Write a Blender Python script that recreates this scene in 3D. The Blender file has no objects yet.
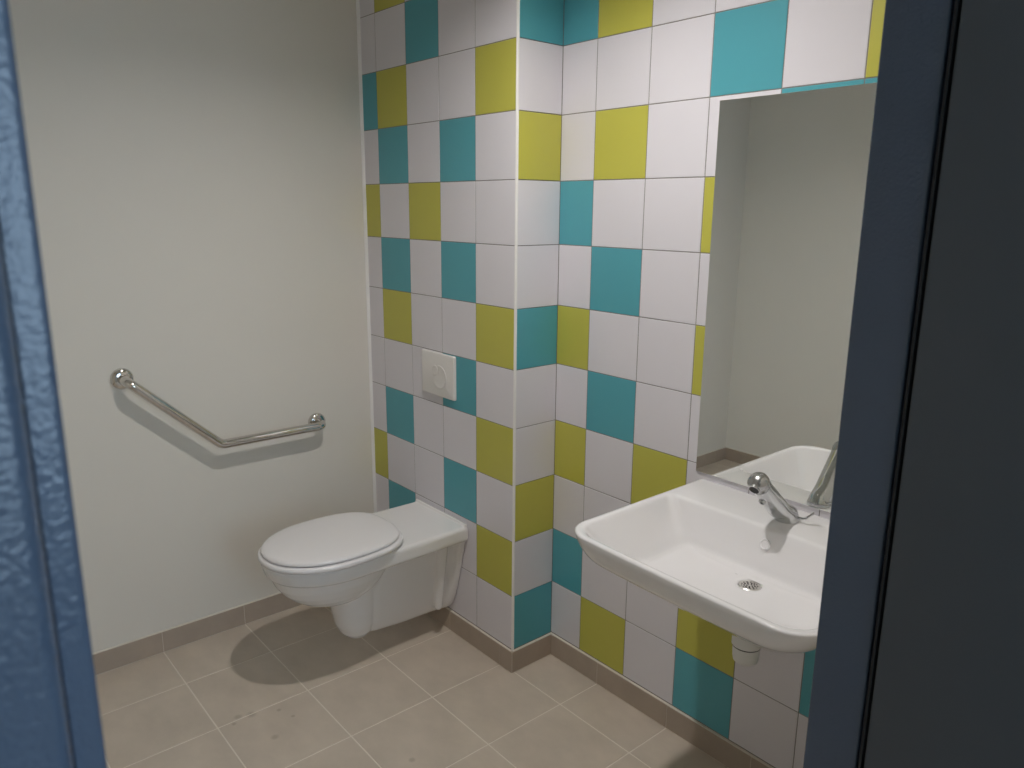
import bpy, bmesh, math, random
from mathutils import Vector, Matrix
random.seed(7)
SC = bpy.context.scene
COL = SC.collection
PI = math.pi

# ------------------------------------------------------------------ materials
def srgb(r, g, b):
    def f(c):
        c /= 255.0
        return c / 12.92 if c <= 0.04045 else ((c + 0.055) / 1.055) ** 2.4
    return (f(r), f(g), f(b), 1.0)

def mat(name, col, rough=0.5, metal=0.0, noise=0.0, nscale=6.0, bump=0.0, bscale=60.0, coat=0.0, ior=1.45, stretch=None):
    m = bpy.data.materials.new(name); m.use_nodes = True
    nt = m.node_tree; b = nt.nodes['Principled BSDF']
    b.inputs['Base Color'].default_value = col
    b.inputs['Roughness'].default_value = rough
    b.inputs['Metallic'].default_value = metal
    b.inputs['IOR'].default_value = ior
    b.inputs['Coat Weight'].default_value = coat
    b.inputs['Coat Roughness'].default_value = 0.05
    tc = nt.nodes.new('ShaderNodeTexCoord')
    src = tc.outputs['Object']
    if stretch:
        mp = nt.nodes.new('ShaderNodeMapping'); mp.inputs['Scale'].default_value = stretch
        nt.links.new(src, mp.inputs['Vector']); src = mp.outputs['Vector']
    if noise > 0:
        n = nt.nodes.new('ShaderNodeTexNoise'); n.inputs['Scale'].default_value = nscale
        n.inputs['Detail'].default_value = 6; n.inputs['Roughness'].default_value = 0.6
        nt.links.new(src, n.inputs['Vector'])
        r = nt.nodes.new('ShaderNodeMapRange')
        r.inputs['From Min'].default_value = 0.3; r.inputs['From Max'].default_value = 0.7
        r.inputs['To Min'].default_value = 1 - noise; r.inputs['To Max'].default_value = 1 + noise
        nt.links.new(n.outputs['Fac'], r.inputs['Value'])
        v = nt.nodes.new('ShaderNodeVectorMath'); v.operation = 'SCALE'
        v.inputs[0].default_value = col[:3]
        nt.links.new(r.outputs['Result'], v.inputs['Scale'])
        nt.links.new(v.outputs['Vector'], b.inputs['Base Color'])
    if bump > 0:
        n2 = nt.nodes.new('ShaderNodeTexNoise'); n2.inputs['Scale'].default_value = bscale
        n2.inputs['Detail'].default_value = 3
        nt.links.new(src, n2.inputs['Vector'])
        bp = nt.nodes.new('ShaderNodeBump'); bp.inputs['Strength'].default_value = bump
        bp.inputs['Distance'].default_value = 0.004
        nt.links.new(n2.outputs['Fac'], bp.inputs['Height'])
        nt.links.new(bp.outputs['Normal'], b.inputs['Normal'])
    return m

def emit(name, col, strength):
    m = bpy.data.materials.new(name); m.use_nodes = True
    nt = m.node_tree; nt.nodes.clear()
    e = nt.nodes.new('ShaderNodeEmission'); o = nt.nodes.new('ShaderNodeOutputMaterial')
    e.inputs['Color'].default_value = col; e.inputs['Strength'].default_value = strength
    nt.links.new(e.outputs[0], o.inputs[0])
    return m

M = {}
M['tile_white'] = mat('white_glazed_tile', (0.70, 0.68, 0.725, 1), 0.28, noise=0.015, nscale=3, bump=0.03, bscale=25)
M['tile_teal'] = mat('teal_glazed_tile', (0.088, 0.355, 0.42, 1), 0.28, noise=0.02, nscale=3, bump=0.03, bscale=25)
M['tile_lime'] = mat('lime_glazed_tile', (0.50, 0.48, 0.083, 1), 0.28, noise=0.02, nscale=3, bump=0.03, bscale=25)
M['grout'] = mat('grey_wall_grout', (0.24, 0.225, 0.21, 1), 0.9)
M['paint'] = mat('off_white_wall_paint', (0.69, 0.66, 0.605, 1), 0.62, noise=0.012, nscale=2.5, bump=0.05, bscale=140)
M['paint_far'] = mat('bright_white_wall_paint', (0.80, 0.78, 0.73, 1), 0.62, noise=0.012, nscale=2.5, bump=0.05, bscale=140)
M['ceiling'] = mat('white_ceiling_paint', (0.82, 0.81, 0.79, 1), 0.8, noise=0.01)
M['floor_grout'] = mat('pale_floor_grout', (0.70, 0.64, 0.56, 1), 0.85)
M['plinth'] = mat('taupe_plinth_tile', (0.40, 0.33, 0.27, 1), 0.5, noise=0.08, nscale=7)
M['plinth_joint'] = mat('pale_plinth_joint', (0.66, 0.61, 0.54, 1), 0.8)
M['pvc'] = mat('white_pvc_trim', (0.80, 0.79, 0.78, 1), 0.35, noise=0.01)
M['ceramic'] = mat('white_sanitary_ceramic', (0.825, 0.812, 0.825, 1), 0.10, noise=0.006, nscale=2, coat=1.0)
M['wc_ceramic'] = mat('white_toilet_ceramic', (0.78, 0.765, 0.765, 1), 0.2, noise=0.006, nscale=2, coat=0.3)
M['seat'] = mat('white_seat_plastic', (0.765, 0.745, 0.755, 1), 0.24, noise=0.006, nscale=2)
M['plate'] = mat('white_flush_plastic', (0.72, 0.70, 0.685, 1), 0.35, noise=0.006)
M['plastic'] = mat('white_waste_plastic', (0.76, 0.76, 0.74, 1), 0.35, noise=0.01)
M['chrome'] = mat('polished_chrome', (0.62, 0.63, 0.64, 1), 0.09, metal=1.0, noise=0.02, nscale=10)
M['satin'] = mat('satin_chrome', (0.50, 0.50, 0.50, 1), 0.24, metal=1.0, noise=0.02, nscale=10)
M['steel'] = mat('polished_stainless_steel', (0.66, 0.64, 0.61, 1), 0.08, metal=1.0, noise=0.03, nscale=20)
M['bright_steel'] = mat('brushed_bright_steel', (0.78, 0.76, 0.73, 1), 0.35, metal=1.0, noise=0.03, nscale=30)
M['rubber'] = mat('black_rubber', (0.015, 0.015, 0.016, 1), 0.6, noise=0.1)
M['door_paint'] = mat('dark_blue_gloss_paint', (0.076, 0.102, 0.148, 1), 0.22, noise=0.05, nscale=4, bump=0.22, bscale=260, ior=1.5)
M['leaf_paint'] = mat('dark_blue_door_laminate', (0.082, 0.090, 0.102, 1), 0.36, noise=0.06, nscale=1.6, bump=0.04, bscale=300)
M['mirror'] = mat('silvered_mirror_glass', (0.90, 0.91, 0.89, 1), 0.0, metal=1.0)
M['mirror_edge'] = mat('polished_glass_edge', (0.62, 0.66, 0.62, 1), 0.15, noise=0.05, nscale=30)
M['lamp'] = emit('led_diffuser', (1.0, 0.965, 0.93, 1), 1000.0)
M['day'] = emit('overcast_daylight', (0.58, 0.79, 1.0, 1), 5.5)

# floor tile: beige stoneware with cloudy mottling and a few small stains
def floor_tile_mat():
    m = mat('beige_floor_tile', (0.52, 0.45, 0.375, 1), 0.42, noise=0.09, nscale=5.5, bump=0.03, bscale=80, stretch=(1, 1.5, 1))
    nt = m.node_tree; b = nt.nodes['Principled BSDF']
    base = b.inputs['Base Color'].links[0].from_socket
    geo = nt.nodes.new('ShaderNodeNewGeometry')
    spots = [(-0.37, -0.837, 0.015), (-0.345, -0.86, 0.009), (-0.204, -0.786, 0.014), (0.152, -0.516, 0.012), (-0.32, -0.722, 0.009), (-0.262, -0.70, 0.008), (-0.355, -0.80, 0.018)]
    cur = base
    for (x, y, r) in spots:
        d = nt.nodes.new('ShaderNodeVectorMath'); d.operation = 'DISTANCE'
        d.inputs[1].default_value = (x, y, 0.0)
        nt.links.new(geo.outputs['Position'], d.inputs[0])
        mr = nt.nodes.new('ShaderNodeMapRange'); mr.interpolation_type = 'SMOOTHSTEP'
        mr.inputs['From Min'].default_value = r * 0.3; mr.inputs['From Max'].default_value = r * 1.2
        mr.inputs['To Min'].default_value = 0.30; mr.inputs['To Max'].default_value = 0.0
        nt.links.new(d.outputs['Value'], mr.inputs['Value'])
        mx = nt.nodes.new('ShaderNodeMix'); mx.data_type = 'RGBA'
        nt.links.new(mr.outputs['Result'], mx.inputs['Factor'])
        nt.links.new(cur, mx.inputs['A']); mx.inputs['B'].default_value = (0.12, 0.095, 0.06, 1)
        cur = mx.outputs['Result']
    nt.links.new(cur, b.inputs['Base Color'])
    return m
M['floor'] = floor_tile_mat()

# ------------------------------------------------------------------ helpers
def world_offset(o):
    v = Vector((0, 0, 0))
    while o is not None:
        v += o.location; o = o.parent
    return v

def obj(name, bm, mats, parent=None, smooth=None, bevel=None, seg=2, loc=None, recalc=True):
    """bm holds WORLD coordinates; the object is linked as one mesh, origin at its parent's base."""
    if not isinstance(mats, (list, tuple)): mats = [mats]
    if recalc: bmesh.ops.recalc_face_normals(bm, faces=bm.faces[:])
    me = bpy.data.meshes.new(name)
    o = bpy.data.objects.new(name, me)
    off = world_offset(parent) if parent else Vector(loc or (0, 0, 0))
    bmesh.ops.translate(bm, vec=-off, verts=bm.verts[:])
    bm.to_mesh(me); bm.free()
    for m in mats: me.materials.append(m)
    COL.objects.link(o)
    if parent: o.parent = parent
    else: o.location = off
    if smooth is not None:
        for p in me.polygons: p.use_smooth = True
        if smooth < 170:
            md = o.modifiers.new('split', 'EDGE_SPLIT'); md.split_angle = math.radians(smooth)
    if bevel:
        b = o.modifiers.new('bevel', 'BEVEL'); b.width = bevel; b.segments = seg; b.limit_method = 'ANGLE'
        b.angle_limit = math.radians(40)
        b.harden_normals = False
        for p in me.polygons: p.use_smooth = True
        b2 = o.modifiers.new('wn', 'WEIGHTED_NORMAL'); b2.keep_sharp = False
    return o

def thing(name, label, cat, loc, group=None):
    o = bpy.data.objects.new(name, None); COL.objects.link(o)
    o.empty_display_size = 0.05
    o.location = loc; o['label'] = label; o['category'] = cat
    if group: o['group'] = group
    return o

def struct(name, bm, mats, **k):
    o = obj(name, bm, mats, **k)
    if not k.get('parent'): o['kind'] = 'structure'
    return o

def box(bm, x0, x1, y0, y1, z0, z1, mi=0):
    vs = [bm.verts.new(p) for p in ((x0, y0, z0), (x1, y0, z0), (x1, y1, z0), (x0, y1, z0), (x0, y0, z1), (x1, y0, z1), (x1, y1, z1), (x0, y1, z1))]
    for f in ((0, 3, 2, 1), (4, 5, 6, 7), (0, 1, 5, 4), (1, 2, 6, 5), (2, 3, 7, 6), (3, 0, 4, 7)):
        fc = bm.faces.new([vs[i] for i in f]); fc.material_index = mi

def loft(bm, loops, cap0=True, cap1=True, mi=0, closed=True):
    rows = [[bm.verts.new(p) for p in L] for L in loops]
    n = len(rows[0])
    for a, b in zip(rows, rows[1:]):
        for i in range(n if closed else n - 1):
            j = (i + 1) % n
            f = bm.faces.new((a[i], a[j], b[j], b[i])); f.material_index = mi
    if cap0: bm.faces.new(rows[0][::-1]).material_index = mi
    if cap1: bm.faces.new(rows[-1]).material_index = mi
    return rows

def frame_of(d):
    d = d.normalized()
    up = Vector((0, 0, 1)) if abs(d.z) < 0.9 else Vector((1, 0, 0))
    a = d.cross(up).normalized(); b = d.cross(a).normalized()
    return a, b

def lathe(bm, base, axis, prof, n=40, mi=0, cap0=True, cap1=True, sx=1.0, sy=1.0):
    """prof: list of (distance along axis, radius)."""
    axis = Vector(axis).normalized(); a, b = frame_of(axis); base = Vector(base)
    loops = []
    for t, r in prof:
        loops.append([base + axis * t + a * (r * sx * math.cos(2 * PI * k / n)) + b * (r * sy * math.sin(2 * PI * k / n)) for k in range(n)])
    return loft(bm, loops, cap0, cap1, mi)

def fillet_path(pts, rads, seg=10):
    out = [Vector(pts[0])]
    for i in range(1, len(pts) - 1):
        p0, p1, p2 = Vector(pts[i - 1]), Vector(pts[i]), Vector(pts[i + 1])
        u = (p0 - p1).normalized(); v = (p2 - p1).normalized()
        ang = u.angle(v); r = rads[i - 1]; d = r / math.tan(ang / 2)
        c = p1 + (u + v).normalized() * (r / math.sin(ang / 2))
        a = p1 + u * d - c; b = p1 + v * d - c
        tot = a.angle(b)
        for k in range(seg + 1):
            t = k / seg
            out.append(c + (a * math.sin((1 - t) * tot) + b * math.sin(t * tot)) / math.sin(tot))
    out.append(Vector(pts[-1]))
    return out

def tube(bm, path, r, n=24, mi=0):
    loops = []; t0 = (path[1] - path[0]).normalized(); a, b = frame_of(t0)
    for i, p in enumerate(path):
        if i == 0: t = t0
        elif i == len(path) - 1: t = (path[-1] - path[-2]).normalized()
        else: t = ((path[i + 1] - p).normalized() + (p - path[i - 1]).normalized()).normalized()
        a = (a - t * a.dot(t)).normalized(); b = t.cross(a)
        loops.append([p + a * (r * math.cos(2 * PI * k / n)) + b * (r * math.sin(2 * PI * k / n)) for k in range(n)])
    loft(bm, loops, True, True, mi)

# ------------------------------------------------------------------ measured layout (metres)
W = 0.9122          # left wall at x = -W
D = 0.1875          # the basin wall stands this far behind the toilet wall
P = 0.1555
H = 2.50
YF = -2.245         # front wall
XD = 1.392          # door wall, room side
ZB = 0.0847         # plinth height
LV = [0.0, ZB]
offs = {3: .0036, 4: .0057, 5: .0036, 6: .0009, 7: -.0016, 8: -.0034, 9: -.0039, 10: -.0031, 11: -.0005, 12: .0003}
for k in range(2, 13): LV.append(0.2875 + 0.2 * (k - 2) + offs.get(k, 0))
LV.append(H)        # LV[k] .. LV[k+1] is tile row k
TC = [0, -.2014, -.400, -.5991, -.8018, -W]          # toilet wall joints
BC = [0.0, P - .0089, P + .195, P + .3997, P + .6062, P + .8081, P + 1.011, XD]  # basin wall joints
w, t, l = 0, 1, 2
TOILET = {1: [w, w, w, w, w], 2: [l, w, w, t, w], 3: [w, t, w, w, l], 4: [l, w, w, t, w], 5: [w, t, w, w, w], 6: [l, w, w, l, w],
          7: [w, t, w, t, w], 8: [w, w, l, w, l], 9: [w, t, w, t, w], 10: [l, w, w, l, t], 11: [w, w, t, w, w], 12: [w, l, w, l, w]}
RETURN = {1: t, 2: w, 3: l, 4: w, 5: w, 6: t, 7: w, 8: w, 9: l, 10: w, 11: t, 12: w}
BASIN = {1: [w, l, w, t, w, w, l], 2: [t, w, w, l, w, t, w], 3: [w, w, t, w, l, w, w], 4: [l, w, l, w, w, w, w], 5: [w, t, w, w, l, w, w],
         6: [l, w, w, l, w, w, t], 7: [w, t, w, w, w, l, w], 8: [t, w, w, l, w, w, w], 9: [w, l, w, w, t, t, w], 10: [w, w, w, t, w, l, w],
         11: [t, l, w, w, w, t, w], 12: [w, t, w, l, w, w, l]}
TM = [M['tile_white'], M['tile_teal'], M['tile_lime'], M['grout']]
G = 0.0013          # half a joint

def tile_panel(bm, axis, plane, a0, a1, z0, z1, mi, sgn, depth=0.003):
    """one glazed tile with an eased edge; axis 'x' = panel spans x on plane y, facing sgn."""
    a0, a1 = min(a0, a1) + G, max(a0, a1) - G; z0 += G; z1 -= G; e = 0.0008
    def pt(a, z, off):
        return (a, plane + sgn * off, z) if axis == 'x' else (plane + sgn * off, a, z)
    loops = []
    for off, q in ((-depth, 0), (-e, 0), (0, e)):
        loops.append([pt(a0 + q, z0 + q, off), pt(a1 - q, z0 + q, off), pt(a1 - q, z1 - q, off), pt(a0 + q, z1 - q, off)])
    loft(bm, loops, True, True, mi)

# ------------------------------------------------------------------ walls
bm = bmesh.new()
box(bm, -W - 0.001, -0.001, 0.0012, D + 0.1, 0, H, 3)
for r in range(1, 13):
    for c in range(5):
        tile_panel(bm, 'x', 0.0, TC[c], TC[c + 1], LV[r], LV[r + 1], TOILET[r][c], -1)
    tile_panel(bm, 'y', 0.0022, 0.004, D - 0.001, LV[r], LV[r + 1], RETURN[r], 1)
struct('wall_back', bm, TM)
bm = bmesh.new()
box(bm, -0.001, XD + 0.06, D + 0.0012, D + 0.1, 0, H, 3)
for r in range(1, 13):
    for c in range(7):
        tile_panel(bm, 'x', D, BC[c], BC[c + 1], LV[r], LV[r + 1], BASIN[r][c], -1)
struct('wall_right', bm, TM)
bm = bmesh.new(); box(bm, -W - 0.1, -W, YF - 0.1, D + 0.1, 0, H)
struct('wall_left', bm, M['paint'])
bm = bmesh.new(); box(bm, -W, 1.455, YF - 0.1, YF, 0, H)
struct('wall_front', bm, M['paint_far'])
bm = bmesh.new()
box(bm, XD, 1.445, -0.60, D, 0, H); box(bm, XD, 1.445, YF, -1.53, 0, H); box(bm, XD, 1.445, -1.53, -0.60, 2.06, H)
box(bm, XD, 1.445, -4.2, YF - 0.1, 0, H); box(bm, XD, 1.445, D + 0.1, 1.4, 0, H)
struct('wall_door', bm, M['paint'])
bm = bmesh.new(); box(bm, -W - 0.1, 3.7, -4.2, 1.4, H, H + 0.1)
struct('ceiling', bm, M['ceiling'])
# corridor shell behind the photographer
bm = bmesh.new(); box(bm, 3.5, 3.6, -4.2, 1.4, 0, 0.9); box(bm, 3.5, 3.6, -4.2, 1.4, 2.1, H)
box(bm, 3.5, 3.6, -4.2, -1.45, 0.9, 2.1); box(bm, 3.5, 3.6, 0.05, 1.4, 0.9, 2.1)
struct('wall_corridor', bm, M['paint'])
bm = bmesh.new(); box(bm, XD, 3.6, 1.4, 1.5, 0, H)
struct('wall_corridor_end', bm, M['paint'])
bm = bmesh.new(); box(bm, XD, 3.6, -4.3, -4.2, 0, H)
struct('wall_corridor_side', bm, M['paint'])
win = bpy.data.objects.new('window_1', None); COL.objects.link(win); win.location = (3.5, -0.7, 0.9); win['kind'] = 'structure'
bm = bmesh.new(); box(bm, 3.56, 3.565, -1.45, 0.05, 0.9, 2.1)
obj('window_pane', bm, M['day'], win)
bm = bmesh.new()
for (y0, y1, z0, z1) in ((-1.45, -1.40, .9, 2.1), (0, .05, .9, 2.1), (-.725, -.675, .9, 2.1), (-1.45, .05, .9, .95), (-1.45, .05, 2.05, 2.1)):
    box(bm, 3.51, 3.555, y0, y1, z0, z1)
obj('window_frame', bm, M['pvc'], win)

# floor: tiles on a regular 30 cm grid laid parallel to the walls
def grid_lines(a, b, o, p):
    k = math.ceil((a - o) / p); L = [a]
    while o + k * p < b:
        if o + k * p > a + 0.002: L.append(o + k * p)
        k += 1
    return L + [b]
bm = bmesh.new()
box(bm, -W - 0.1, 3.7, -4.3, 1.5, -0.08, -0.0012, 1)
gx = grid_lines(-W, 3.6, 0.243, 0.3005); gy = grid_lines(-4.2, D + 0.004, 0.0045, 0.3037)
for xa, xb in zip(gx, gx[1:]):
    for ya, yb in zip(gy, gy[1:]):
        a, b, c, d = xa + .0022, xb - .0022, ya + .0022, yb - .0022
        if b - a < .004 or d - c < .004: continue
        e = .0008
        loft(bm, [[(a, c, -.003), (b, c, -.003), (b, d, -.003), (a, d, -.003)],
                  [(a, c, -e), (b, c, -e), (b, d, -e), (a, d, -e)],
                  [(a + e, c + e, 0), (b - e, c + e, 0), (b - e, d - e, 0), (a + e, d - e, 0)]])
struct('floor', bm, [M['floor'], M['floor_grout']])

# plinths
T = 0.0095
def plinth(name, axis, plane, sgn, a, b, joints):
    bm = bmesh.new(); ks = [a] + [j for j in joints if a < j < b] + [b]
    def bx(p, q, d0, d1, z0, z1, mi):
        lo, hi = sorted((plane + sgn * d0, plane + sgn * d1))
        if axis == 'x': box(bm, p, q, lo, hi, z0, z1, mi)
        else: box(bm, lo, hi, p, q, z0, z1, mi)
    for p, q in zip(ks, ks[1:]):
        bx(p + .001, q - .001, 0, T, 0.0025, ZB - .004, 0)
    bx(a, b, 0, T - .0012, 0, ZB - .0015, 1)      # bedding and pale top joint
    struct(name, bm, [M['plinth'], M['plinth_joint']], bevel=None)
plinth('baseboard_left', 'y', -W, 1, YF, 0.0, gy)
plinth('baseboard_back', 'x', 0.0, -1, -W + T, T + 0.0015, [g for g in gx if abs(g) > .02])
plinth('baseboard_return', 'y', 0.0022, 1, -T + .0015, D, [])
plinth('baseboard_right', 'x', D, -1, T + 0.002, XD, gx)
plinth('baseboard_front', 'x', YF, 1, -W + T, XD, gx)
plinth('baseboard_door', 'y', XD, -1, -0.55, D - T, gy)

# white corner profile on the outer edge of the boxed-out wall, caulk strip in the left corner
bm = bmesh.new()
prof = [(-0.002, 0.004), (-0.002, -0.001)]
for k in range(7):
    a = PI + (PI / 2) * k / 6 if False else -PI / 2 + (PI / 2) * k / 6
    prof.append((0.0005 + 0.0065 * math.cos(a) * 1.0, 0.0042 + 0.0070 * math.sin(a)))
prof.append((0.0022, 0.0065))
loft(bm, [[(x, y, z) for x, y in prof] for z in (ZB - 0.001, H)])
struct('trim_1', bm, M['pvc'], smooth=50)
bm = bmesh.new()
loft(bm, [[(-W, -0.011, z), (-W + .0022, -0.0105, z), (-W + .0045, -0.004, z), (-W + .0075, 0.0, z), (-W, 0.0, z)] for z in (ZB, H)])
struct('trim_2', bm, M['pvc'], smooth=60)

# ------------------------------------------------------------------ door (opens outwards, hinged on the right, standing open)
door = bpy.data.objects.new('door_1', None); COL.objects.link(door); door.location = (1.42, -1.06, 0); door['kind'] = 'structure'
def jamb(y0, y1, x0, x1, z0=0.0, z1=2.06):
    bm = bmesh.new(); box(bm, x0, x1, min(y0, y1), max(y0, y1), z0, z1); return bm
# right jamb: stop faces the opening
bm = jamb(-0.62, -0.575, 1.378, 1.452)
obj('door_frame', bm, M['door_paint'], door, bevel=0.003, seg=3)
bm = jamb(-0.6, -0.50, 1.446, 1.490); obj('door_frame', bm, M['door_paint'], door, bevel=0.002)
bm = jamb(-0.6225, -0.59, 1.4562, 1.4592); obj('seal', bm, M['rubber'], door)
# left jamb: stop, rebate and outer face, edges rolled
bm = bmesh.new()
pf = [(1.382, -1.508), (1.449, -1.508)]
pf += [(1.449 + .004 * math.sin(a), -1.512 + .004 * math.cos(a)) for a in (PI / 8, PI / 4, 3 * PI / 8, PI / 2)]
pf += [(1.453, -1.5215), (1.4475, -1.5225), (1.4475, -1.5262), (1.482, -1.5262)]
pf += [(1.482 + .008 * math.sin(a), -1.5342 + .008 * math.cos(a)) for a in (PI / 8, PI / 4, 3 * PI / 8, PI / 2)]
pf += [(1.490, -1.606), (1.446, -1.610), (1.446, -1.56), (1.39, -1.56), (1.382, -1.55)]
loft(bm, [[(x, y, z) for x, y in pf] for z in (0.0, 2.06)])
obj('door_frame', bm, M['door_paint'], door, smooth=40)
bm = jamb(-1.508, -0.62, 1.382, 1.452, 2.015, 2.06); obj('door_frame', bm, M['door_paint'], door, bevel=0.003)
bm = jamb(-0.6215, -0.581, 1.4625, 2.345, 0.008, 2.035)
obj('door_leaf', bm, M['leaf_paint'], door, bevel=0.0022, seg=3)
for hz in (0.25, 1.78):
    bm = bmesh.new(); lathe(bm, (1.4585, -0.570, hz), (0, 0, 1), [(0, .009), (.1, .009)], 20)
    obj('hinge', bm, M['satin'], door, smooth=50)
bm = bmesh.new()
lathe(bm, (2.28, -0.6215, 1.03), (0, -1, 0), [(0, .026), (.008, .026), (.010, .012), (.045, .011), (.058, .010)], 28)
tube(bm, [Vector((2.285, -0.675, 1.03)), Vector((2.16, -0.675, 1.03))], .0095, 16)
obj('door_handle', bm, M['satin'], door, smooth=50)

# ------------------------------------------------------------------ ceiling light (out of view, lights the room)
LX, LY = 0.535, -0.55
cl = thing('ceiling_light', 'small round white lamp fixed to the ceiling between toilet and washbasin', 'light', (LX, LY, H - 0.034))
bm = bmesh.new()
lathe(bm, (LX, LY, H - .0005), (0, 0, -1), [(0, .080), (.026, .080), (.030, .077), (.030, .056), (.026, .054), (.002, .045)], 48, cap0=True, cap1=False)
obj('light_rim', bm, M['pvc'], cl, smooth=50)
bm = bmesh.new(); lathe(bm, (LX, LY, H - .0060), (0, 0, -1), [(0, .036), (.001, .036)], 48)
obj('diffuser', bm, M['lamp'], cl)

# ------------------------------------------------------------------ toilet
CX = -0.412
def dloop(z, hw0, hw1, yb, ys, yn, n=28, cx=CX, e=2.15):
    """D-shaped outline: back edge at yb, sides from hw0 to hw1 at ys, rounded nose at yn."""
    pts = [(cx + hw0, yb, z)]
    for k in range(1, 7):
        q = k / 7; pts.append((cx + hw0 + (hw1 - hw0) * math.sin(q * PI / 2), yb + (ys - yb) * q, z))
    for k in range(n + 1):
        a = PI * k / n; c, s = math.cos(a), math.sin(a)
        x = abs(c) ** (2 / e) * (1 if c >= 0 else -1); y = abs(s) ** (2 / e)
        pts.append((cx + hw1 * x, ys + (yn - ys) * y, z))
    for k in range(6, 0, -1):
        q = k / 7; pts.append((cx - hw0 - (hw1 - hw0) * math.sin(q * PI / 2), yb + (ys - yb) * q, z))
    pts.append((cx - hw0, yb, z))
    return pts
wc = thing('toilet', 'long white wall-hung toilet with closed lid on the tiled wall', 'toilet', (CX, -0.001, 0.0))
bm = bmesh.new()
yb = -0.0015
# rim slab
R0 = [(.408, -.012), (.412, -.004), (.420, 0), (.456, 0.0005), (.462, -.0015), (.466, -.005), (.4677, -.011)]
loft(bm, [dloop(z, .166 + i, .174 + i, yb, -.45, -.702 - i * 1.0 + (.018 if z < .415 else .010 if z < .43 else 0)) for z, i in R0])
# low upstand along the wall
box(bm, CX - .163, CX + .163, -.016, yb, .44, .4765)
# bowl below the rim
def ell(z, yc, ay, ax, n=48, e=2.1):
    L = []
    for k in range(n):
        a = 2 * PI * k / n; c, s = math.cos(a), math.sin(a)
        L.append((CX + ax * abs(c) ** (2 / e) * (1 if c >= 0 else -1), yc + ay * abs(s) ** (2 / e) * (1 if s >= 0 else -1), z))
    return L
loft(bm, [ell(z, yc, ay, ax) for z, yc, ay, ax in ((.430, -.465, .216, .163), (.402, -.465, .210, .158), (.374, -.464, .200, .149), (.346, -.462, .182, .136), (.320, -.459, .158, .119), (.296, -.456, .126, .097), (.278, -.453, .086, .070), (.268, -.451, .042, .04))])
# supporting body, sections from the wall to the front
def sec(y, ht, hb, zb, n=28, e=5.0, zt=.43):
    L = []
    for k in range(n + 1):
        a = PI * k / n; c, s = math.cos(a), math.sin(a)
        s2 = abs(s) ** (2 / e); c2 = abs(c) ** (2 / e) * (1 if c >= 0 else -1)
        hw = ht + (hb - ht) * s2
        L.append((CX + hw * c2, y, zt - (zt - zb) * s2))
    return L
S = [(yb, .157, .080, .098), (-.012, .155, .078, .094), (-.024, .148, .076, .093), (-.035, .128, .070, .093), (-.05, .112, .068, .094), (-.09, .107, .066, .096), (-.2, .106, .066, .098),
     (-.33, .104, .066, .108), (-.37, .098, .060, .116), (-.40, .080, .046, .14)]
loft(bm, [sec(*s) for s in S])
# rounded column at the front of the trapway, ribs beside the wall fixing
loft(bm, [ell(z, yc, ay, ax, e=2.2) for z, yc, ay, ax in ((.38, -.392, .098, .106), (.30, -.392, .084, .092), (.22, -.391, .076, .083), (.16, -.389, .067, .073), (.130, -.387, .056, .062), (.110, -.385, .038, .044), (.102, -.384, .019, .022))])
for s in (1, -1):
    lathe(bm, (CX + s * .074, -.078, .125), (s * .11, 0, 1), [(0, .010), (.01, .016), (.15, .020), (.285, .024)], 20)
    lathe(bm, (CX + s * .118, -.135, .394), (0, 0, 1), [(0, .013), (.004, .017), (.03, .017)], 20)
bowl = obj('toilet_bowl', bm, M['wc_ceramic'], wc)
md = bowl.modifiers.new('fuse', 'REMESH'); md.mode = 'VOXEL'; md.voxel_size = 0.0036; md.use_smooth_shade = True
md = bowl.modifiers.new('soften', 'SMOOTH'); md.iterations = 5; md.factor = 0.5
def egg(z, grow, n=72, cy=-.478, hw=.189, yn=.235, yr=.241):
    L = []
    for k in range(n):
        a = 2 * PI * k / n; c, s = math.cos(a), math.sin(a)
        e = 2.08 if s < 0 else 2.9
        x = abs(c) ** (2 / e) * (1 if c >= 0 else -1); y = abs(s) ** (2 / e) * (1 if s >= 0 else -1)
        L.append((CX + .014 + (hw + grow) * x, cy + ((yn if s < 0 else yr) + grow) * y, z))
    return L
bm = bmesh.new()
loft(bm, [egg(z, g) for z, g in ((.4728, -.018), (.4735, -.009), (.476, -.002), (.480, .001), (.489, .000), (.4930, -.004), (.4938, -.012))])
obj('seat', bm, M['seat'], wc, smooth=60)
bm = bmesh.new()
loft(bm, [egg(z, g) for z, g in ((.4962, -.020), (.4968, -.014), (.4988, -.010), (.5035, -.010), (.5075, -.013), (.5102, -.020), (.512, -.032), (.5135, -.06), (.5145, -.10), (.515, -.15))])
obj('lid', bm, M['seat'], wc, smooth=60)
for bx_, by_ in ((.135, -.38), (-.11, -.38), (.10, -.62), (-.075, -.62)):
    bm = bmesh.new(); lathe(bm, (CX + bx_, by_, .4672), (0, 0, 1), [(0, .008), (.0075, .007)], 16)
    obj('buffer', bm, M['seat'], wc, smooth=40)
for s in (1, -1):
    bm = bmesh.new(); lathe(bm, (CX + s * .07 - .008, -.252, .4775), (1, 0, 0), [(0, .008), (.002, .010), (.038, .010), (.04, .008)], 20)
    obj('hinge', bm, M['seat'], wc, smooth=50)

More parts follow.
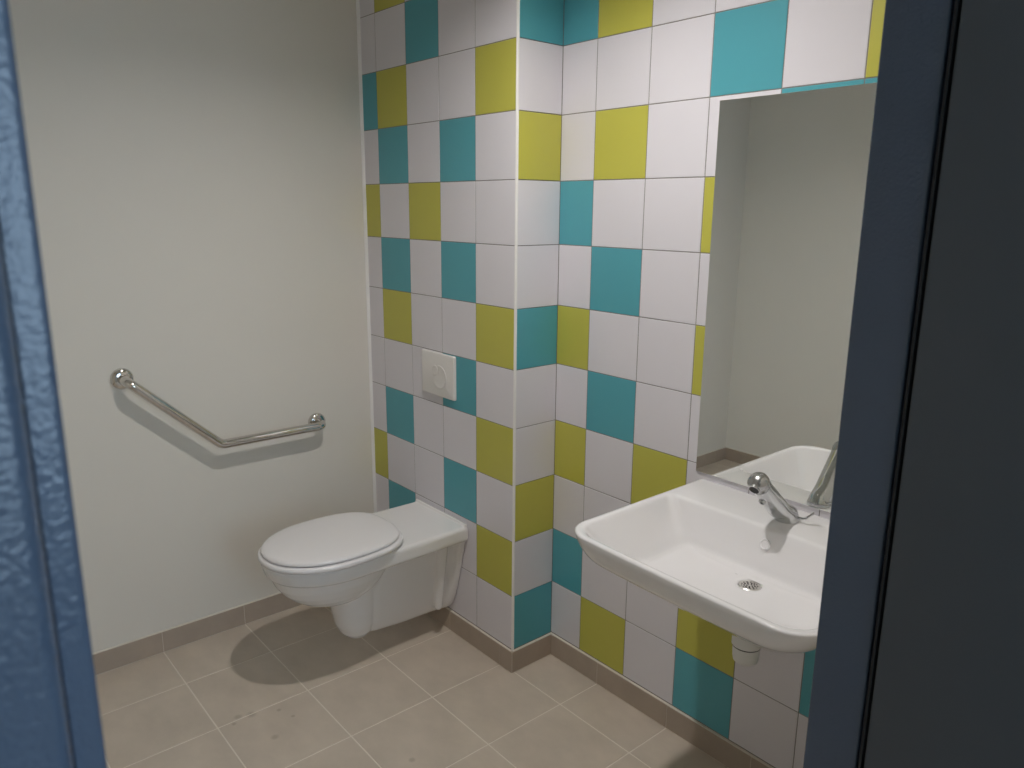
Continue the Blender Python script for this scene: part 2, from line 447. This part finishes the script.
# ------------------------------------------------------------------ flush plate
fp = thing('flush_plate', 'square white dual flush plate on the tiles above the toilet', 'flush plate', (-.41, -.0005, 1.005))
x0, x1, z0, z1 = -.517, -.3150, .9250, 1.0850
def rrect(xa, xb, za, zb, y, r, n=6):
    L = []
    for cx_, cz_, a0 in ((xb - r, zb - r, 0), (xa + r, zb - r, PI / 2), (xa + r, za + r, PI), (xb - r, za + r, 3 * PI / 2)):
        for k in range(n + 1):
            a = a0 + PI / 2 * k / n; L.append((cx_ + r * math.cos(a), y, cz_ + r * math.sin(a)))
    return L
bm = bmesh.new()
loft(bm, [rrect(x0 + g, x1 - g, z0 + g, z1 - g, y, .005) for y, g in ((-.0005, 0), (-.008, 0), (-.0115, .0015), (-.0125, .004))])
obj('plate', bm, M['plate'], fp, smooth=50)
def ring_button(cx_, cz_, r, y=-.0125):
    bm = bmesh.new()
    lathe(bm, (cx_, y, cz_), (0, -1, 0), [(0, r), (.0016, r), (.0022, r - .002), (.0012, r - .006), (.0010, r * .5), (.0010, .001)], 48)
    return bm
obj('large_button', ring_button(-.402, .998, .043), M['plate'], fp, smooth=40)
obj('small_button', ring_button(-.428, 1.020, .019, -.0138), M['plate'], fp, smooth=40)

# ------------------------------------------------------------------ grab bar
S_ = 0.07; xb_ = -W + S_
gb = thing('grab_bar', 'angled stainless steel grab bar on the plain left wall', 'grab bar', (-W, -.66, .77))
A = (-W, -.946, 1.033); B = (-W, -.256, .762)
path = fillet_path([(-W + .004, A[1], A[2]), (xb_, A[1], A[2]), (xb_, -.658, .763), (xb_, B[1], B[2]), (-W + .004, B[1], B[2])], [.030, .04, .030], 10)
bm = bmesh.new(); tube(bm, path, .0165, 28)
obj('bar', bm, M['steel'], gb, smooth=60)
for q in (A, B):
    bm = bmesh.new(); lathe(bm, q, (1, 0, 0), [(.0005, .036), (.004, .0365), (.009, .035), (.013, .031), (.016, .024), (.017, .0168)], 40)
    obj('flange', bm, M['steel'], gb, smooth=60)

# ------------------------------------------------------------------ mirror
bm = bmesh.new()
mx0, mx1, mz0, mz1 = .5915, 1.265, .871, 1.872
box(bm, mx0, mx1, D - .0055, D - .0006, mz0, mz1, 1)
bm.faces.ensure_lookup_table()
for f in bm.faces:
    if abs(f.normal.y) > .9 or abs(sum(v.co.y for v in f.verts) / 4 - (D - .0055)) < 1e-5: f.material_index = 0 if abs(sum(v.co.y for v in f.verts) / 4 - (D - .0055)) < 1e-5 else 1
o = obj('mirror', bm, [M['mirror'], M['mirror_edge']], loc=(.928, D - .003, mz0))
o['label'] = 'tall frameless rectangular mirror on the tiled wall above the washbasin'; o['category'] = 'mirror'

# ------------------------------------------------------------------ washbasin
BX = .930
wb = thing('washbasin', 'wide white ceramic washbasin hung on the tiled wall under the mirror', 'washbasin', (BX, D, .70))
SKEW = .012
def brect(hx, yf, ybk, z, rf, rb, n=10, bow=0.0, m=10):
    """rounded rectangle, anticlockwise from above, same point count for every loop"""
    L = []
    xs0, xs1 = BX - hx, BX + hx
    cor = [((xs1 - rb, ybk - rb), rb, 0), ((xs0 + rb, ybk - rb), rb, PI / 2), ((xs0 + rf, yf + rf), rf, PI), ((xs1 - rf, yf + rf), rf, 3 * PI / 2)]
    for i, ((cx_, cy_), r, a0) in enumerate(cor):
        arc = [(cx_ + r * math.cos(a0 + PI / 2 * k / n), cy_ + r * math.sin(a0 + PI / 2 * k / n)) for k in range(n + 1)]
        L += arc
        (nx, ny), nr, na = cor[(i + 1) % 4]
        e = (nx + nr * math.cos(na), ny + nr * math.sin(na)); s = arc[-1]
        for k in range(1, m): L.append((s[0] + (e[0] - s[0]) * k / m, s[1] + (e[1] - s[1]) * k / m))
    out = []
    for x, y in L:
        u = (x - BX) / max(hx, 1e-6); f = max(0.0, min(1.0, (ybk - y) / (ybk - yf)))
        out.append((x, y - bow * (1 - u * u) * f ** 3 + SKEW * f ** 3 * (1 - u) * .5, z))
    return out
def cr(keys, sub=4):
    """Catmull-Rom through the profile rows"""
    out = []
    K = [keys[0]] + keys + [keys[-1]]
    for i in range(1, len(K) - 2):
        p0, p1, p2, p3 = K[i - 1], K[i], K[i + 1], K[i + 2]
        for s in range(sub):
            q = s / sub
            out.append(tuple(0.5 * ((2 * b) + (c - a) * q + (2 * a - 5 * b + 4 * c - d) * q * q + (-a + 3 * b - 3 * c + d) * q ** 3) for a, b, c, d in zip(p0, p1, p2, p3)))
    out.append(keys[-1]); return out
# half width, front y, back y, z, front radius, back radius
OUT = [(.10, -.12, .08, .682, .05, .05), (.18, -.20, .17, .690, .07, .03), (.228, -.262, .1862, .722, .075, .012), (.258, -.312, .1862, .758, .080, .006),
       (.279, -.344, .1862, .780, .080, .006), (.293, -.3595, .1862, .793, .080, .004), (.3050, -.3685, .1862, .810, .078, .004), (.3165, -.3740, .1862, .832, .076, .004), (.3210, -.3750, .186, .8445, .074, .004), (.3202, -.3742, .186, .8492, .073, .004), (.3170, -.371, .1845, .8516, .071, .004),
       (.3130, -.3670, .1810, .8520, .068, .004)]
INN = [(.3070, -.361, .034, .8515, .064, .022), (.300, -.354, .025, .8475, .060, .024), (.291, -.345, .019, .836, .058, .026), (.267, -.320, .008, .803, .058, .030), (.240, -.290, -.003, .768, .058, .032),
       (.226, -.274, -.008, .751, .054, .030), (.214, -.262, -.014, .7445, .050, .028), (.195, -.242, -.024, .7420, .046, .028), (.12, -.165, -.033, .7395, .040, .028), (.045, -.105, -.045, .7375, .0245, .024)]
cz = -.066; DX = BX + .009
loops = [brect(a, b, c, z, rf, rb, bow=.006 if i else 0) for i, (a, b, c, z, rf, rb) in enumerate(cr(OUT, 4))]
top_z = .8517
loops += [brect(a, b, c, z, rf, rb, bow=.006) for a, b, c, z, rf, rb in cr(INN, 5)]
n = len(loops[0])
def circ(r, z):
    L = loops[-1]; o = []
    for (x, y, _) in L0:
        a = math.atan2(y - (cz), x - DX); o.append((DX + r * math.cos(a), cz + r * math.sin(a), z))
    return o
L0 = brect(.045, -.107, -.017, 0, .03, .03)
L0 = [(x + .009, y, z) for x, y, z in L0]
loops[-1] = circ(.040, .7380)
loops += [circ(.031, .7372), circ(.0275, .7360), circ(.026, .734), circ(.026, .695)]
bm = bmesh.new(); loft(bm, loops, False, False)
obj('basin', bm, M['ceramic'], wb, smooth=75, recalc=True)
# strainer in the drain
dr = None
bm = bmesh.new()
lathe(bm, (DX, cz, .7318), (0, 0, 1), [(0, .0255), (.003, .0255), (.0045, .0235), (.0035, .0205), (.0030, .010), (.0036, .001)], 40)
dr = obj('drain', bm, M['bright_steel'], wb, smooth=50)
bm = bmesh.new()
for ring, cnt, rr in ((.0065, 5, .0018), (.0125, 9, .0021), (.0180, 13, .0018)):
    for k in range(cnt):
        a = 2 * PI * k / cnt + ring * 30
        lathe(bm, (DX + ring * math.cos(a), cz + ring * math.sin(a), .7345), (0, 0, 1), [(0, rr), (.0012, rr)], 10)
obj('strainer_hole', bm, M['rubber'], dr)
dr.children[0]['kind'] = 'stuff' if False else 'part'
del dr.children[0]['kind']
# overflow opening cover in the back slope
bm = bmesh.new()
nrm = Vector((0, -1, .42)).normalized()
lathe(bm, Vector((BX - .004, .0085, .813)) - nrm * .003, nrm, [(0, .0135), (.0045, .0135), (.0058, .0122), (.0052, .0100), (.0036, .0092), (.0036, .001)], 36)
obj('overflow_cover', bm, M['ceramic'], wb, smooth=40)

# ------------------------------------------------------------------ tap
tp = thing('tap', 'chrome basin tap with angled body and round head on the basin ledge', 'tap', (BX, .105, .8517))
base = Vector((BX - .006, .104, .8512)); head = Vector((BX - .018, -.018, .972))
ax = (head - base).normalized()
side = Vector((1, 0, 0)) - ax * ax.x; side.normalize(); fwd = side.cross(ax).normalized()
def body_ring(c, rx, ry, tilt):
    """ring whose plane turns from level (tilt 0) to square to the body (tilt 1)"""
    nz = Vector((0, 0, 1)).lerp(ax, tilt).normalized()
    a = Vector((1, 0, 0)); a = (a - nz * a.dot(nz)).normalized(); b = nz.cross(a)
    return [c + a * (rx * math.cos(2 * PI * k / 40)) + b * (ry * math.sin(2 * PI * k / 40)) for k in range(40)]
bm = bmesh.new()
rings = [(base, .0300, .0300, 0), (base + Vector((0, 0, .003)), .0305, .0305, 0), (base + Vector((0, -.001, .010)), .0285, .0300, .1), (base + Vector((0, -.008, .022)), .0262, .0290, .4)]
for q in (.30, .45, .60, .75, .9, 1.0):
    rings.append((base.lerp(head, q), .0275 - .004 * q, .0285 - .006 * q, min(1, .55 + q * .6)))
loft(bm, [body_ring(*r) for r in rings])
obj('tap_body', bm, M['chrome'], tp, smooth=60)
bm = bmesh.new()
pr_ = [(-.004, .0205), (.0, .0240)]
for k in range(0, 13):
    a = -PI / 7 + (PI / 2 + PI / 7) * k / 12; pr_.append((.016 + .0235 * math.sin(a) * .95, .0262 * math.cos(a)))
pr_[-1] = (pr_[-1][0], .0008)
lathe(bm, head - ax * .014, ax, pr_, 48)
obj('tap_head', bm, M['satin'], tp, smooth=60)
# outlet under the head
od = Vector((.12, -.80, -.58)).normalized()
oc = head + ax * .004 + od * .0175
bm = bmesh.new(); lathe(bm, oc, od, [(0, .0135), (.0068, .0135), (.0074, .0122)], 30)
out = obj('outlet', bm, M['satin'], tp, smooth=50)
bm = bmesh.new(); lathe(bm, oc + od * .0072, od, [(0, .0118), (.0010, .0114)], 30)
obj('aerator', bm, M['rubber'], out)
# sensor bead on the front of the body
sc_ = base.lerp(head, .72); dn = Vector((.02, -.72, -.66)).normalized()
sc_ = sc_ + dn * .0205
bm = bmesh.new(); lathe(bm, sc_, dn, [(0, .0085), (.007, .0085), (.009, .007), (.0085, .0055), (.0075, .005)], 28)
sb = obj('sensor', bm, M['chrome'], tp, smooth=50)
bm = bmesh.new(); lathe(bm, sc_ + dn * .0076, dn, [(0, .0046), (.001, .0042)], 20)
obj('sensor_window', bm, M['rubber'], sb)
# small mixing lever at the side of the base
bm = bmesh.new()
lp = fillet_path([(BX + .018, .106, .864), (BX + .040, .106, .866), (BX + .056, .118, .884)], [.010], 6)
tube(bm, lp, .0034, 14)
obj('lever', bm, M['chrome'], tp, smooth=60)

# ------------------------------------------------------------------ waste trap
tr = thing('bottle_trap', 'white plastic bottle trap under the washbasin', 'waste trap', (BX + .004, cz, .53))
TX = BX + .014
bm = bmesh.new(); lathe(bm, (TX, cz, 0.5350), (0, 0, 1), [(0, .014), (.002, .022), (.008, .029), (.018, .031), (.042, .032), (.046, .032)], 40)
obj('trap_cup', bm, M['plastic'], tr, smooth=50)
bm = bmesh.new(); lathe(bm, (TX, cz, 0.5810), (0, 0, 1), [(0, .0335), (.0035, .0335)], 40)
obj('seal_ring', bm, M['rubber'], tr, smooth=50)
bm = bmesh.new(); lathe(bm, (TX, cz, 0.5845), (0, 0, 1), [(0, .035), (.03, .035), (.036, .030), (.060, .030), (.062, .021), (.085, .021), (.087, .027), (.105, .027), (.107, .019), (.120, .019)], 40)
obj('trap_body', bm, M['plastic'], tr, smooth=40)
bm = bmesh.new(); tube(bm, [Vector((TX, cz + .02, .625)), Vector((TX, D - .001, .625))], .016, 24)
lathe(bm, (TX, D - .0005, .625), (0, -1, 0), [(0, .034), (.004, .033), (.010, .018)], 32)
obj('outlet_pipe', bm, M['plastic'], tr, smooth=50)

# ------------------------------------------------------------------ world, camera, view
wd = bpy.data.worlds.new('dim_surroundings'); SC.world = wd; wd.use_nodes = True
wd.node_tree.nodes['Background'].inputs['Color'].default_value = (0.5, 0.6, 0.8, 1)
wd.node_tree.nodes['Background'].inputs['Strength'].default_value = 0.02
cam_d = bpy.data.cameras.new('camera'); cam = bpy.data.objects.new('camera', cam_d); COL.objects.link(cam)
right = Vector((0.64671812, 0.76269093, 0.00763017)); down = Vector((0.17630034, -0.13974473, -0.97436626)); fw = Vector((-0.74207403, 0.63148551, -0.22483812))
mw = Matrix.Identity(4)
for i in range(3):
    mw[i][0] = right[i]; mw[i][1] = -down[i]; mw[i][2] = -fw[i]
mw[0][3], mw[1][3], mw[2][3] = 1.83399656, -1.56926178, 1.60090172
cam.matrix_world = mw
cam_d.sensor_width = 36; cam_d.lens = 765.602 / 1024 * 36
cam_d.clip_start = 0.02
cam_d.dof.use_dof = True; cam_d.dof.focus_distance = 2.5; cam_d.dof.aperture_fstop = 9.0
SC.camera = cam
SC.view_settings.view_transform = 'Standard'; SC.view_settings.look = 'None'
SC.view_settings.exposure = 0.35; SC.view_settings.gamma = 1.0
SC.view_settings.use_curve_mapping = False
SC.cycles.use_denoising = True
SC.cycles.max_bounces = 12; SC.cycles.diffuse_bounces = 8; SC.cycles.glossy_bounces = 6
SC.cycles.caustics_reflective = True
SC.cycles.blur_glossy = 0.0
